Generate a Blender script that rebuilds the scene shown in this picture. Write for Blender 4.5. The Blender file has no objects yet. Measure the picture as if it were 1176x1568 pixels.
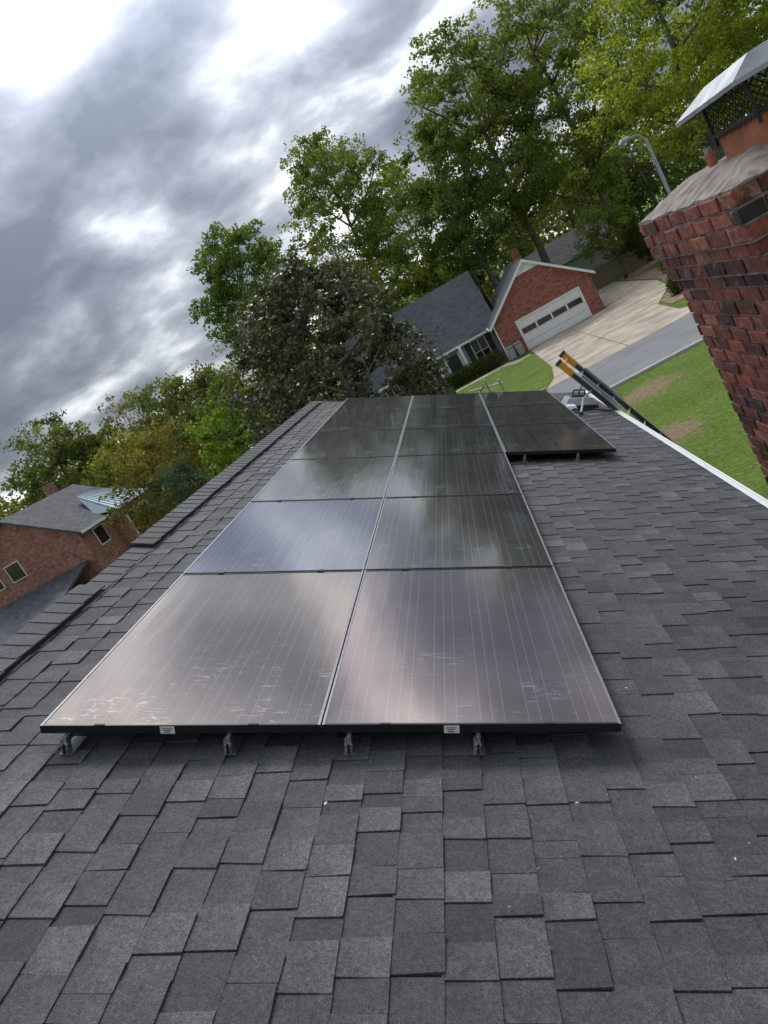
import bpy, math, random
import numpy as np
from mathutils import Vector, Matrix
random.seed(7)
S=bpy.context.scene
COL=S.collection
S.view_settings.view_transform='Standard'
S.view_settings.look='None'
S.view_settings.exposure=0
# ------------------------------------------------------------ node helpers
def new_mat(name):
    m=bpy.data.materials.new(name); m.use_nodes=True
    nt=m.node_tree; b=nt.nodes['Principled BSDF']
    return m,nt,b
def nd(nt,t,**k):
    n=nt.nodes.new(t)
    for a,v in k.items(): setattr(n,a,v)
    return n
def lk(nt,a,b): nt.links.new(a,b)
def mth(nt,op,a,b=None,c=None,clamp=False):
    n=nt.nodes.new('ShaderNodeMath'); n.operation=op; n.use_clamp=clamp
    for i,x in enumerate((a,b,c)):
        if x is None: continue
        if hasattr(x,'is_linked'): nt.links.new(x,n.inputs[i])
        else: n.inputs[i].default_value=x
    return n.outputs[0]
def mixc(nt,fac,a,b,mode='MIX'):
    n=nt.nodes.new('ShaderNodeMix'); n.data_type='RGBA'; n.blend_type=mode
    for i,x in ((0,fac),(6,a),(7,b)):
        if hasattr(x,'is_linked'): nt.links.new(x,n.inputs[i])
        elif i==0: n.inputs[0].default_value=x
        else: n.inputs[i].default_value=(*x,1) if len(x)==3 else x
    return n.outputs[2]
def ramp(nt,fac,stops):
    n=nt.nodes.new('ShaderNodeValToRGB'); e=n.color_ramp.elements
    while len(e)<len(stops): e.new(0.5)
    for el,(p,c) in zip(e,stops):
        el.position=p; el.color=(*c,1) if len(c)==3 else c
    nt.links.new(fac,n.inputs[0]); return n.outputs[0]
def objco(nt,scale=(1,1,1)):
    tc=nd(nt,'ShaderNodeTexCoord'); mp=nd(nt,'ShaderNodeMapping'); mp.inputs['Scale'].default_value=scale
    lk(nt,tc.outputs['Object'],mp.inputs['Vector']); return mp.outputs[0]
def noise(nt,co,scale,detail=4,rough=.55,dist=0):
    n=nd(nt,'ShaderNodeTexNoise'); n.inputs['Scale'].default_value=scale; n.inputs['Detail'].default_value=detail
    n.inputs['Roughness'].default_value=rough; n.inputs['Distortion'].default_value=dist
    lk(nt,co,n.inputs['Vector']); return n.outputs['Fac']
def bump(nt,b,h,strength=.4,dist=.01):
    n=nd(nt,'ShaderNodeBump'); n.inputs['Strength'].default_value=strength; n.inputs['Distance'].default_value=dist
    lk(nt,h,n.inputs['Height']); lk(nt,n.outputs[0],b.inputs['Normal'])
def simple(name,col,rough=.6,metal=0,nscale=8,var=.25,bstr=.15,spec=.5):
    m,nt,b=new_mat(name); co=objco(nt)
    f=noise(nt,co,nscale,5)
    lo=tuple(c*(1-var) for c in col); hi=tuple(min(1,c*(1+var)) for c in col)
    lk(nt,ramp(nt,f,[(.3,lo),(.7,hi)]),b.inputs['Base Color'])
    b.inputs['Roughness'].default_value=rough; b.inputs['Metallic'].default_value=metal
    b.inputs['Specular IOR Level'].default_value=spec
    if bstr: bump(nt,b,noise(nt,co,nscale*8,3),bstr,.01)
    return m
def attr(nt,name):
    a=nd(nt,'ShaderNodeAttribute'); a.attribute_name=name; return a.outputs['Fac']
# ------------------------------------------------------------ mesh builder
class MB:
    def __init__(s): s.v=[];s.f=[];s.m=[];s.t=[]
    def add(s,vs,fs,mi=0,tone=.5):
        o=len(s.v); s.v+= [tuple(v) for v in vs]
        if isinstance(tone,(list,tuple)): s.t+=list(tone)
        else: s.t+=[tone]*len(vs)
        for f in fs: s.f.append(tuple(i+o for i in f)); s.m.append(mi)
    def box(s,c,d,mi=0,mat=None,tone=.5,taper=1.0):
        x,y,z=d[0]/2,d[1]/2,d[2]/2; vs=[]
        for k,zz in ((1,-z),(taper,z)):
            for a,b in ((-x,-y),(x,-y),(x,y),(-x,y)): vs.append(Vector((a*k,b*k,zz)))
        if mat is not None: vs=[mat@v for v in vs]
        vs=[v+Vector(c) for v in vs]
        s.add(vs,[(0,3,2,1),(4,5,6,7),(0,1,5,4),(1,2,6,5),(2,3,7,6),(3,0,4,7)],mi,tone)
    def b2(s,a,b,mi=0,tone=.5):
        s.box([(p+q)/2 for p,q in zip(a,b)],[abs(q-p) for p,q in zip(a,b)],mi,tone=tone)
    def tube(s,pts,rad,n=6,mi=0,tone=.5,cap=True):
        pts=[Vector(p) for p in pts]; vs=[]
        for i,p in enumerate(pts):
            d=(pts[min(i+1,len(pts)-1)]-pts[max(i-1,0)]).normalized()
            a=d.cross(Vector((0,1,0.13)) if abs(d.y)<.8 else Vector((1,0,.1))).normalized(); b=d.cross(a)
            for k in range(n):
                t=2*math.pi*k/n; vs.append(p+(a*math.cos(t)+b*math.sin(t))*rad[i])
        fs=[]
        for i in range(len(pts)-1):
            for k in range(n):
                k2=(k+1)%n; fs.append((i*n+k,i*n+k2,(i+1)*n+k2,(i+1)*n+k))
        if cap: fs.append(tuple(range(n))[::-1]); fs.append(tuple((len(pts)-1)*n+k for k in range(n)))
        s.add(vs,fs,mi,tone)
    def obj(s,name,mats,parent=None,smooth=False,tone=True):
        me=bpy.data.meshes.new(name); me.from_pydata(s.v,[],s.f)
        for m in mats: me.materials.append(m)
        me.polygons.foreach_set('material_index',s.m)
        if smooth: me.polygons.foreach_set('use_smooth',[True]*len(s.f))
        if tone:
            a=me.attributes.new('tone','FLOAT','POINT'); a.data.foreach_set('value',s.t)
        me.update()
        o=bpy.data.objects.new(name,me); COL.objects.link(o)
        if parent: o.parent=parent
        return o
def empty(name,loc=(0,0,0)):
    e=bpy.data.objects.new(name,None); COL.objects.link(e); e.empty_display_size=.3
    return e
# ------------------------------------------------------------ camera / frame
W0,H0,FPX=1176,1568,1132.0
dv=Vector(((673-588)/FPX,(784-460)/FPX,-1)).normalized()
rho=math.radians(2.9)
n_c=Vector((math.cos(rho),math.sin(rho),0)).cross(dv).normalized()
u_c=dv.cross(n_c).normalized()
phi=math.atan(.5); CP,SP=math.cos(phi),math.sin(phi)
Xc=u_c*CP+n_c*SP; Yc=dv; Zc=n_c*CP-u_c*SP
CAM=Vector((2.86,0,6.17))
M=Matrix((Xc,Yc,Zc)).to_4x4(); M.translation=CAM
cd=bpy.data.cameras.new('camera'); cam=bpy.data.objects.new('camera',cd); COL.objects.link(cam)
cd.sensor_fit='VERTICAL'; cd.sensor_height=36; cd.sensor_width=27; cd.lens=FPX/H0*36
cd.clip_start=.05; cd.clip_end=3000
cam.matrix_world=M; S.camera=cam
ZR=5.7
def R(s,v,n=0): return Vector((s*CP+n*SP, v, ZR-s*SP+n*CP))
RM=Matrix(((CP,0,SP),(0,1,0),(-SP,0,CP)))
# ------------------------------------------------------------ world
SUN_EL=math.radians(50); SUN_AZ=math.radians(-4)
sd=Vector((math.sin(SUN_AZ)*math.cos(SUN_EL),math.cos(SUN_AZ)*math.cos(SUN_EL),math.sin(SUN_EL)))
w=bpy.data.worlds.new('World'); S.world=w; w.use_nodes=True
nt=w.node_tree; nt.nodes.clear()
out=nd(nt,'ShaderNodeOutputWorld')
sky=nd(nt,'ShaderNodeTexSky'); sky.sky_type='NISHITA'; sky.sun_disc=False
sky.sun_elevation=SUN_EL; sky.sun_rotation=SUN_AZ
bg1=nd(nt,'ShaderNodeBackground'); bg1.inputs[1].default_value=.09; lk(nt,sky.outputs[0],bg1.inputs[0])
tc=nd(nt,'ShaderNodeTexCoord'); sx=nd(nt,'ShaderNodeSeparateXYZ'); lk(nt,tc.outputs['Generated'],sx.inputs[0])
zc=mth(nt,'ADD',mth(nt,'MAXIMUM',sx.outputs[2],0.0),.30)
cu=nd(nt,'ShaderNodeCombineXYZ'); lk(nt,mth(nt,'DIVIDE',sx.outputs[0],zc),cu.inputs[0]); lk(nt,mth(nt,'DIVIDE',sx.outputs[1],zc),cu.inputs[1])
cu.inputs[2].default_value=5.2
n1=noise(nt,cu.outputs[0],3.3,6,.50,.12); n2=noise(nt,cu.outputs[0],1.1,2,.5,.3)
b=mth(nt,'ADD',mth(nt,'MULTIPLY',mth(nt,'SUBTRACT',n1,.5),2.6),mth(nt,'MULTIPLY',mth(nt,'SUBTRACT',n2,.5),1.0))
b=mth(nt,'ADD',b,.36)
def lobe(d,amp,p):
    v=nd(nt,'ShaderNodeVectorMath'); v.operation='DOT_PRODUCT'; lk(nt,tc.outputs['Generated'],v.inputs[0]); v.inputs[1].default_value=Vector(d).normalized()
    return mth(nt,'MULTIPLY',mth(nt,'POWER',mth(nt,'MAXIMUM',v.outputs['Value'],0.0),p),amp)
for d,a,p in (((-.366,.901,.232),-.08,60),((-.245,.874,.44),.34,350),((.045,.938,.343),.06,140),((-.161,.919,.36),-.22,160),((-.06,.93,.33),-.14,200),((-.27,.93,.26),.20,500),((-.02,.98,.22),.16,120)):
    b=mth(nt,'ADD',b,lobe(d,a,p))
b=mth(nt,'ADD',b,mth(nt,'MULTIPLY',mth(nt,'POWER',mth(nt,'SUBTRACT',1.0,mth(nt,'MAXIMUM',sx.outputs[2],0.0)),16.0),.66))
col=ramp(nt,b,[(.0,(.15,.17,.215)),(.28,(.25,.275,.335)),(.52,(.42,.45,.51)),(.72,(.74,.77,.83)),(1.0,(1.3,1.29,1.27))])
gl=mth(nt,'ADD',.90,mth(nt,'ADD',lobe(sd,4.6,9),lobe((0,-.3,1),.85,2)))
vm=nd(nt,'ShaderNodeVectorMath'); vm.operation='SCALE'; lk(nt,col,vm.inputs[0]); lk(nt,gl,vm.inputs['Scale'])
bg2=nd(nt,'ShaderNodeBackground'); bg2.inputs[1].default_value=1.0; lk(nt,vm.outputs[0],bg2.inputs[0])
ms=nd(nt,'ShaderNodeMixShader'); ms.inputs[0].default_value=.90
lk(nt,bg1.outputs[0],ms.inputs[1]); lk(nt,bg2.outputs[0],ms.inputs[2]); lk(nt,ms.outputs[0],out.inputs[0])
sl=bpy.data.lights.new('sun','SUN'); sl.energy=1.5; sl.angle=math.radians(14); sl.color=(1,.95,.88)
so=bpy.data.objects.new('sun',sl); COL.objects.link(so); so.rotation_euler=sd.to_track_quat('Z','Y').to_euler(); so.location=(0,0,60)
# ------------------------------------------------------------ materials
def shingle_mat():
    m,nt,b=new_mat('asphalt_shingle'); co=objco(nt)
    t=attr(nt,'tone')
    g=noise(nt,co,260,2,.7); bl=noise(nt,co,2.2,4); sp=noise(nt,co,70,3,.65); st=noise(nt,co,14,5,.7)
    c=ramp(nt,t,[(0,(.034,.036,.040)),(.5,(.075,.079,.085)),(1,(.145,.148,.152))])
    c=mixc(nt,1,c,ramp(nt,g,[(.3,(.30,.30,.31)),(.7,(1.85,1.85,1.82))]),'MULTIPLY')
    c=mixc(nt,1,c,ramp(nt,sp,[(.3,(.62,.62,.62)),(.7,(1.38,1.38,1.38))]),'MULTIPLY')
    c=mixc(nt,1,c,ramp(nt,st,[(.3,(.76,.76,.77)),(.7,(1.24,1.23,1.21))]),'MULTIPLY')
    c=mixc(nt,1,c,ramp(nt,bl,[(.3,(.84,.85,.88)),(.7,(1.13,1.12,1.1))]),'MULTIPLY')
    lk(nt,c,b.inputs['Base Color']); b.inputs['Roughness'].default_value=.74; b.inputs['Specular IOR Level'].default_value=.5
    bump(nt,b,g,.7,.004); return m
M_SH=shingle_mat()
def brick_tone_mat():
    m,nt,b=new_mat('chimney_brick'); co=objco(nt); t=attr(nt,'tone')
    c=ramp(nt,t,[(0,(.030,.016,.015)),(.20,(.11,.030,.022)),(.5,(.25,.062,.034)),(.8,(.36,.10,.052)),(1,(.38,.17,.11))])
    c=mixc(nt,1,c,ramp(nt,noise(nt,co,28,5,.7),[(.3,(.4,.36,.36)),(.7,(1.45,1.4,1.4))]),'MULTIPLY')
    c=mixc(nt,ramp(nt,noise(nt,co,11,6,.75,.4),[(.54,(0,0,0)),(.66,(.65,.65,.65))]),c,(.38,.29,.25))
    c=mixc(nt,ramp(nt,noise(nt,co,6,6,.75,.6),[(.55,(0,0,0)),(.67,(.85,.85,.85))]),c,(.028,.024,.023))
    lk(nt,c,b.inputs['Base Color']); b.inputs['Roughness'].default_value=.7
    bump(nt,b,noise(nt,co,60,5,.7),.9,.008); return m
M_CB=brick_tone_mat()
def wall_brick(name,c1,c2):
    m,nt,b=new_mat(name); tc=nd(nt,'ShaderNodeTexCoord'); s=nd(nt,'ShaderNodeSeparateXYZ'); lk(nt,tc.outputs['Object'],s.inputs[0])
    cb=nd(nt,'ShaderNodeCombineXYZ'); lk(nt,mth(nt,'ADD',s.outputs[0],s.outputs[1]),cb.inputs[0]); lk(nt,s.outputs[2],cb.inputs[1])
    bt=nd(nt,'ShaderNodeTexBrick'); lk(nt,cb.outputs[0],bt.inputs['Vector'])
    bt.inputs['Color1'].default_value=(*c1,1); bt.inputs['Color2'].default_value=(*c2,1); bt.inputs['Mortar'].default_value=(.30,.25,.22,1)
    bt.inputs['Scale'].default_value=1; bt.inputs['Brick Width'].default_value=.215; bt.inputs['Row Height'].default_value=.075; bt.inputs['Mortar Size'].default_value=.007
    wn_=nd(nt,'ShaderNodeTexWhiteNoise'); sn=nd(nt,'ShaderNodeVectorMath'); sn.operation='SNAP'; lk(nt,cb.outputs[0],sn.inputs[0]); sn.inputs[1].default_value=(.215,.075,1); lk(nt,sn.outputs[0],wn_.inputs[0])
    c=mixc(nt,1,bt.outputs['Color'],ramp(nt,wn_.outputs[0],[(0,(.60,.60,.62)),(.3,(.9,.9,.9)),(1,(1.25,1.22,1.2))]),'MULTIPLY')
    c=mixc(nt,1,c,ramp(nt,noise(nt,tc.outputs['Object'],1.6,5,.7),[(.3,(.80,.80,.82)),(.7,(1.18,1.15,1.12))]),'MULTIPLY')
    lk(nt,c,b.inputs['Base Color']); b.inputs['Roughness'].default_value=.85
    bump(nt,b,bt.outputs['Fac'],-.3,.01); return m
M_WB=wall_brick('wall_brick',(.36,.095,.055),(.25,.065,.04))
M_WB2=wall_brick('wall_brick_b',(.36,.15,.10),(.27,.11,.075))
def far_roof(name,c):
    m,nt,b=new_mat(name); tc=nd(nt,'ShaderNodeTexCoord'); s=nd(nt,'ShaderNodeSeparateXYZ'); lk(nt,tc.outputs['Object'],s.inputs[0])
    cb=nd(nt,'ShaderNodeCombineXYZ'); lk(nt,mth(nt,'ADD',s.outputs[0],s.outputs[1]),cb.inputs[0]); lk(nt,s.outputs[2],cb.inputs[1])
    bt=nd(nt,'ShaderNodeTexBrick'); lk(nt,cb.outputs[0],bt.inputs['Vector'])
    bt.inputs['Color1'].default_value=(*[x*.65 for x in c],1); bt.inputs['Color2'].default_value=(*[x*1.3 for x in c],1); bt.inputs['Mortar'].default_value=(*[x*.5 for x in c],1)
    bt.inputs['Scale'].default_value=1; bt.inputs['Brick Width'].default_value=.33; bt.inputs['Row Height'].default_value=.09; bt.inputs['Mortar Size'].default_value=.006
    c2=mixc(nt,1,bt.outputs['Color'],ramp(nt,noise(nt,tc.outputs['Object'],.8,5,.7),[(.3,(.75,.75,.75)),(.7,(1.25,1.25,1.25))]),'MULTIPLY')
    lk(nt,c2,b.inputs['Base Color']); b.inputs['Roughness'].default_value=.8; return m
M_FR=far_roof('neighbour_shingles',(.058,.066,.082)); M_FR2=far_roof('neighbour_shingles_b',(.075,.08,.09))
M_WHITE=simple('white_paint',(.80,.81,.81),.5,var=.06,nscale=3)
M_GREY=simple('grey_siding',(.30,.31,.32),.7,var=.1)
M_DARK=simple('dark_shutter',(.02,.021,.024),.5)
M_BLACK=simple('black_rubber',(.012,.012,.012),.6)
M_MORT=simple('mortar',(.28,.24,.21),.9,nscale=14,var=.55,bstr=.7)
M_ALU=simple('aluminium',(.50,.51,.52),.4,.9,var=.1)
M_STEEL=simple('galvanised_steel',(.36,.375,.40),.5,.4,nscale=6,var=.3)
M_CLAY=simple('clay_flue',(.42,.15,.07),.8,nscale=10,var=.3)
M_CONC=simple('concrete',(.46,.39,.31),.9,nscale=.8,var=.35,bstr=.2)
M_CURB=simple('kerb_concrete',(.40,.39,.36),.9,nscale=1.5,var=.2)
M_ASPH=simple('asphalt',(.22,.225,.235),.9,nscale=.7,var=.16,bstr=.3)
M_YEL=simple('yellow_fibreglass',(.70,.36,.03),.6,var=.15)
M_LDR=simple('dark_fibreglass',(.06,.06,.062),.5,var=.3)
M_FENCE=simple('fence_wood',(.20,.15,.11),.85,nscale=5,var=.35)
M_MULCH=simple('mulch',(.27,.19,.13),.95,nscale=2,var=.45)
M_JOINT=simple('joint_filler',(.20,.17,.14),.95,nscale=4,var=.3)
M_TEAL=simple('blue_grey_metal_roof',(.24,.32,.345),.4,.3,var=.12)
M_GLASS=simple('window_glass',(.015,.018,.022),.08,0,var=.2,bstr=0,spec=.8)
M_LABEL=simple('paper_label',(.7,.7,.68),.6,var=.12,nscale=60)
M_GBAG=simple('grey_canvas',(.36,.37,.39),.8,var=.25)
M_BARK=simple('bark',(.14,.12,.10),.9,nscale=3,var=.45,bstr=0)
def leaf_mat(name,c,tr=.4,rough=.55,hue=(1.25,1.05,.7),gloss=False):
    m,nt,b=new_mat(name); t=attr(nt,'tone')
    lo=tuple(x*.42 for x in c); hi=tuple(x*1.5*h for x,h in zip(c,hue))
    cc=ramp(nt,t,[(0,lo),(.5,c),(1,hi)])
    o=nt.nodes['Material Output']
    if gloss:
        lk(nt,cc,b.inputs['Base Color']); b.inputs['Roughness'].default_value=rough; b.inputs['Specular IOR Level'].default_value=.5; src=b.outputs[0]
    else:
        nt.nodes.remove(b); df=nd(nt,'ShaderNodeBsdfDiffuse'); lk(nt,cc,df.inputs[0]); src=df.outputs[0]
    tl=nd(nt,'ShaderNodeBsdfTranslucent'); lk(nt,mixc(nt,1,cc,(1.7,1.65,.85),'MULTIPLY'),tl.inputs[0])
    mx=nd(nt,'ShaderNodeMixShader'); mx.inputs[0].default_value=tr
    lk(nt,src,mx.inputs[1]); lk(nt,tl.outputs[0],mx.inputs[2]); lk(nt,mx.outputs[0],o.inputs[0]); return m
L_OAK=leaf_mat('leaf_spring',(.160,.215,.072),.45); L_DEEP=leaf_mat('leaf_deep',(.120,.180,.062),.45); L_YEL=leaf_mat('leaf_yellowgreen',(.225,.285,.058),.55)
L_MAG=leaf_mat('leaf_magnolia',(.080,.092,.050),.12,.34,(2.1,1.6,1.4),True); L_OLV=leaf_mat('leaf_olive',(.175,.175,.065)); L_BRT=leaf_mat('leaf_bright',(.145,.225,.045),.5)
L_BLU=leaf_mat('leaf_conifer',(.095,.14,.10),.2); L_HED=leaf_mat('leaf_hedge',(.055,.078,.028),.2)
L_FAR=leaf_mat('leaf_distant',(.14,.18,.08),.4)
L_LFT=leaf_mat('leaf_muted',(.125,.165,.065),.4); L_LYE=leaf_mat('leaf_muted_yellow',(.175,.205,.060),.45)
# ------------------------------------------------------------ ground
def ground_mat():
    m,nt,b=new_mat('grass_ground'); co=objco(nt)
    a=noise(nt,co,.5,6,.65); f=noise(nt,co,7,5,.75); g=noise(nt,co,40,3,.7)
    c=ramp(nt,a,[(.3,(.10,.175,.025)),(.55,(.145,.225,.034)),(.75,(.21,.25,.065))])
    c=mixc(nt,1,c,ramp(nt,f,[(.3,(.40,.45,.35)),(.7,(1.5,1.45,1.6))]),'MULTIPLY')
    c=mixc(nt,1,c,ramp(nt,g,[(.3,(.5,.5,.5)),(.7,(1.5,1.5,1.5))]),'MULTIPLY')
    s=nd(nt,'ShaderNodeSeparateXYZ'); lk(nt,co,s.inputs[0]); wob=noise(nt,co,2.2,7,.8)
    mask=None
    for (x,y,rx,ry) in ((7.8,26.4,1.2,1.3),(6.7,20.4,.9,1.1),(9.6,23.2,.5,.6),(11.2,19.0,.4,.7),(8.1,16.2,.4,.6),(8.6,18.2,.35,.35)):
        dx=mth(nt,'DIVIDE',mth(nt,'SUBTRACT',s.outputs[0],x),rx); dy=mth(nt,'DIVIDE',mth(nt,'SUBTRACT',s.outputs[1],y),ry)
        d=mth(nt,'SQRT',mth(nt,'ADD',mth(nt,'MULTIPLY',dx,dx),mth(nt,'MULTIPLY',dy,dy)))
        k=mth(nt,'SUBTRACT',2.45,mth(nt,'ADD',d,mth(nt,'MULTIPLY',wob,2.7)))
        k=mth(nt,'MULTIPLY',k,1.6,clamp=True)
        mask=k if mask is None else mth(nt,'MAXIMUM',mask,k)
    thin=mth(nt,'MULTIPLY',mth(nt,'SUBTRACT',noise(nt,co,.9,6,.75),.55),5,clamp=True)
    mask=mth(nt,'MAXIMUM',mask,mth(nt,'MULTIPLY',thin,.55))
    mask=mth(nt,'MULTIPLY',mask,ramp(nt,f,[(.35,(.45,.45,.45)),(.6,(1,1,1))]))
    dirt=ramp(nt,noise(nt,co,6,5,.7),[(.3,(.24,.15,.10)),(.7,(.44,.31,.22))])
    lk(nt,mixc(nt,mask,c,dirt),b.inputs['Base Color']); b.inputs['Roughness'].default_value=.95; b.inputs['Specular IOR Level'].default_value=.2
    bump(nt,b,g,.8,.05); return m
g=MB(); g.add([(-1200,-400,0),(1200,-400,0),(1200,2000,0),(-1200,2000,0)],[(0,1,2,3)]); g.obj('ground',[ground_mat()])
g=MB(); g.add([(-90,29.5,.006),(90,29.5,.006),(90,36.3,.006),(-90,36.3,.006)],[(0,1,2,3)]); g.obj('street',[M_ASPH])
g=MB(); g.b2((-90,29.2,0),(90,29.5,.11)); g.b2((-90,36.3,0),(5.4,36.5,.11)); g.b2((13.6,36.3,0),(90,36.5,.11)); g.obj('kerb',[M_CURB])
g=MB(); P=[(5.4,36.31),(6.1,38.2),(6.6,42),(6.9,54.6),(12.9,54.6),(13.0,70),(17,70),(16.6,55),(15.6,49),(13.4,44),(13.0,39),(13.8,36.31)]
g.add([(x,y,.012) for x,y in P],[tuple(range(len(P)))]); 
g.obj('driveway',[M_CONC])
g=MB()
for y in (40.5,44.6,48.7): g.add([(6.6,y,.016),(15.0 if y>46 else 12.9,y,.016),(15.0 if y>46 else 12.9,y+.05,.016),(6.6,y+.05,.016)],[(0,1,2,3)])
g.add([(9.6,36.4,.02),(9.65,36.4,.02),(9.9,54.4,.02),(9.85,54.4,.02)],[(0,1,2,3)])
g.obj('driveway_joints',[M_JOINT])
g=MB(); P=[(13.5,41.5),(15.5,40.8),(18.5,43),(21.5,50),(22,60),(21,69),(17.2,69),(16.8,55),(15.8,49),(13.6,44)]; g.add([(x,y,.024) for x,y in P],[tuple(range(len(P)))]); g.obj('mulch_bed',[M_MULCH])
g=MB(); P=[(-4.5,54.3),(5.0,54.3),(5.9,52.6),(6.6,52.6),(6.6,51.6),(5.4,51.6),(4.6,53.3),(-4.5,53.3)]; g.add([(x,y,.008) for x,y in P],[tuple(range(len(P)))]); g.obj('garden_path',[M_CONC])
# ------------------------------------------------------------ our house roof
house=empty('shingle_roof_house')
S_E=4.886; V0,V1=-3.0,13.5
def shingles(name,mirror,seed):
    rr=random.Random(seed); mb=MB()
    sb=S_E
    def P(s,v,n):
        p=R(s,v,n); return Vector((-p.x,p.y,p.z)) if mirror else p
    while sb>0.02:
        v=V0-rr.random()*.2; tooth=rr.random()<.5; st=max(sb-.150,0)
        ph=rr.uniform(0,6)
        while v<V1:
            wd=rr.choice((.08,.10,.125,.14,.15,.17))*rr.uniform(.92,1.08)
            a=max(v,V0); b=min(v+wd,V1)
            if b-a>.01:
                h=.0120 if tooth else .0072
                h+=rr.uniform(-.0010,.0010)
                tone=(rr.gauss(.55,.16) if tooth else rr.gauss(.42,.15)); tone=min(.98,max(.05,tone))
                sk=rr.uniform(-.008,.008) if tooth else 0
                ga=.0013
                wv_=.0025*math.sin(v*3.1+ph)
                s0,s1=sb+wv_+rr.uniform(-.002,.002),sb+wv_+rr.uniform(-.002,.002)
                cu_=rr.uniform(-.0012,.0022)
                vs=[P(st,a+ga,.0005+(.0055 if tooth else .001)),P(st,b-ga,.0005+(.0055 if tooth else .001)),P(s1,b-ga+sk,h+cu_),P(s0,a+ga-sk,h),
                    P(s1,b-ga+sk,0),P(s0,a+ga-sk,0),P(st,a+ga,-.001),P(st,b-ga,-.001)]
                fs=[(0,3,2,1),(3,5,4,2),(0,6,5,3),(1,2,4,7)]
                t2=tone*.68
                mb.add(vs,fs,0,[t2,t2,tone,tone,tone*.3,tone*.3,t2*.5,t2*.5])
            v+=wd; tooth=not tooth if rr.random()<.85 else tooth
        sb-=.143
    mb.add([P(0,V0,-.002),P(S_E,V0,-.002),P(S_E,V1,-.002),P(0,V1,-.002)],[(0,1,2,3)],0,.05)
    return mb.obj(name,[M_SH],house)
shingles('roof_slope',False,3); shingles('roof_slope_back',True,4)
rc=MB(); rv=MB(); rr=random.Random(9)
y=V0
while y<V1-.02:
    L=.143; vent=(y<4.15) or (y>5.15 and y<V1-.3)
    n0=.040 if vent else .010; tone=min(.95,max(.08,rr.gauss(.47,.10))); ww=(.165 if vent else .155)+rr.uniform(-.004,.004)
    vs=[]; sl0=rr.uniform(-.004,.004)
    for vv,dn in ((y,.008),(y+L+.02,.001)):
        vs+=[(-ww*CP+0,vv+sl0,ZR-ww*SP+n0+dn),(0,vv,ZR+n0+dn+.012),(ww*CP,vv-sl0,ZR-ww*SP+n0+dn)]
        vs+=[(-ww*CP,vv,ZR-ww*SP+n0+dn-.007),(ww*CP,vv,ZR-ww*SP+n0+dn-.007)]
    rc.add(vs,[(0,1,6,5),(1,2,7,6),(2,4,9,7),(0,5,8,3),(0,3,4,2,1)],0,tone)
    y+=L
for a,b in ((V0,4.15),(5.15,V1-.25)):
    ww=.15
    for sgn in (1,-1):
        vs=[]
        for vv in (a,b):
            vs+=[(0,vv,ZR+.045),(sgn*ww*CP,vv,ZR-ww*SP+.040),(sgn*(ww+.002)*CP,vv,ZR-ww*SP+.006),(0,vv,ZR)]
        rv.add(vs,[(0,1,5,4),(1,2,6,5),(0,3,2,1),(4,5,6,7)],0)
rc.obj('ridge_caps',[M_SH],house); rv.obj('ridge_vent',[M_BLACK],house)
hb=MB(); XE=S_E*CP; ZE=ZR-S_E*SP
hb.b2((-XE+.35,V0+.3,0),(XE-.35,V1-.3,ZE-.06),0)
for v in (V0+.3,V1-.3):
    hb.add([(-XE+.35,v,ZE-.06),(XE-.35,v,ZE-.06),(0,v,ZR-.08)],[(0,1,2)],0)
hb.obj('brick_walls',[M_WB],house)
tr=MB()
for sg in (1,-1):
    x0=sg*(XE+.002)
    prof=[(0,.0),(0,-.10),(.035,-.10),(.045,-.03),(.052,-.002),(.052,.008),(.036,.008),(.032,-.02),(.03,-.085),(.008,-.085),(.008,0)]
    vs=[(x0+sg*px,vv,ZE-.002+pz) for vv in (V0,V1) for px,pz in prof]; n=len(prof)
    tr.add(vs,[(i,(i+1)%n,(i+1)%n+n,i+n) for i in range(n)]+[tuple(range(n)),tuple(range(n,2*n))],0)
    tr.add([(x0-sg*.020,V0,ZE+.026),(x0+sg*.030,V0,ZE+.010),(x0+sg*.030,V1,ZE+.010),(x0-sg*.020,V1,ZE+.026)],[(0,1,2,3)],0)
    tr.b2((sg*(XE-.35),V0,ZE-.14),(sg*(XE-.004),V1,ZE-.10),0)
    for v in (V0-.02,V1+.002):
        a=Vector((0,v,ZR-.004)); b_=Vector((sg*XE,v,ZE-.004))
        tr.add([a,b_,b_+Vector((0,0,-.15)),a+Vector((0,0,-.15)),a+Vector((0,.018,0)),b_+Vector((0,.018,0)),b_+Vector((0,.018,-.15)),a+Vector((0,.018,-.15))],[(0,1,2,3),(4,7,6,5),(0,4,5,1),(3,2,6,7)],0)
tr.obj('white_gutter_and_trim',[M_WHITE],house)
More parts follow.
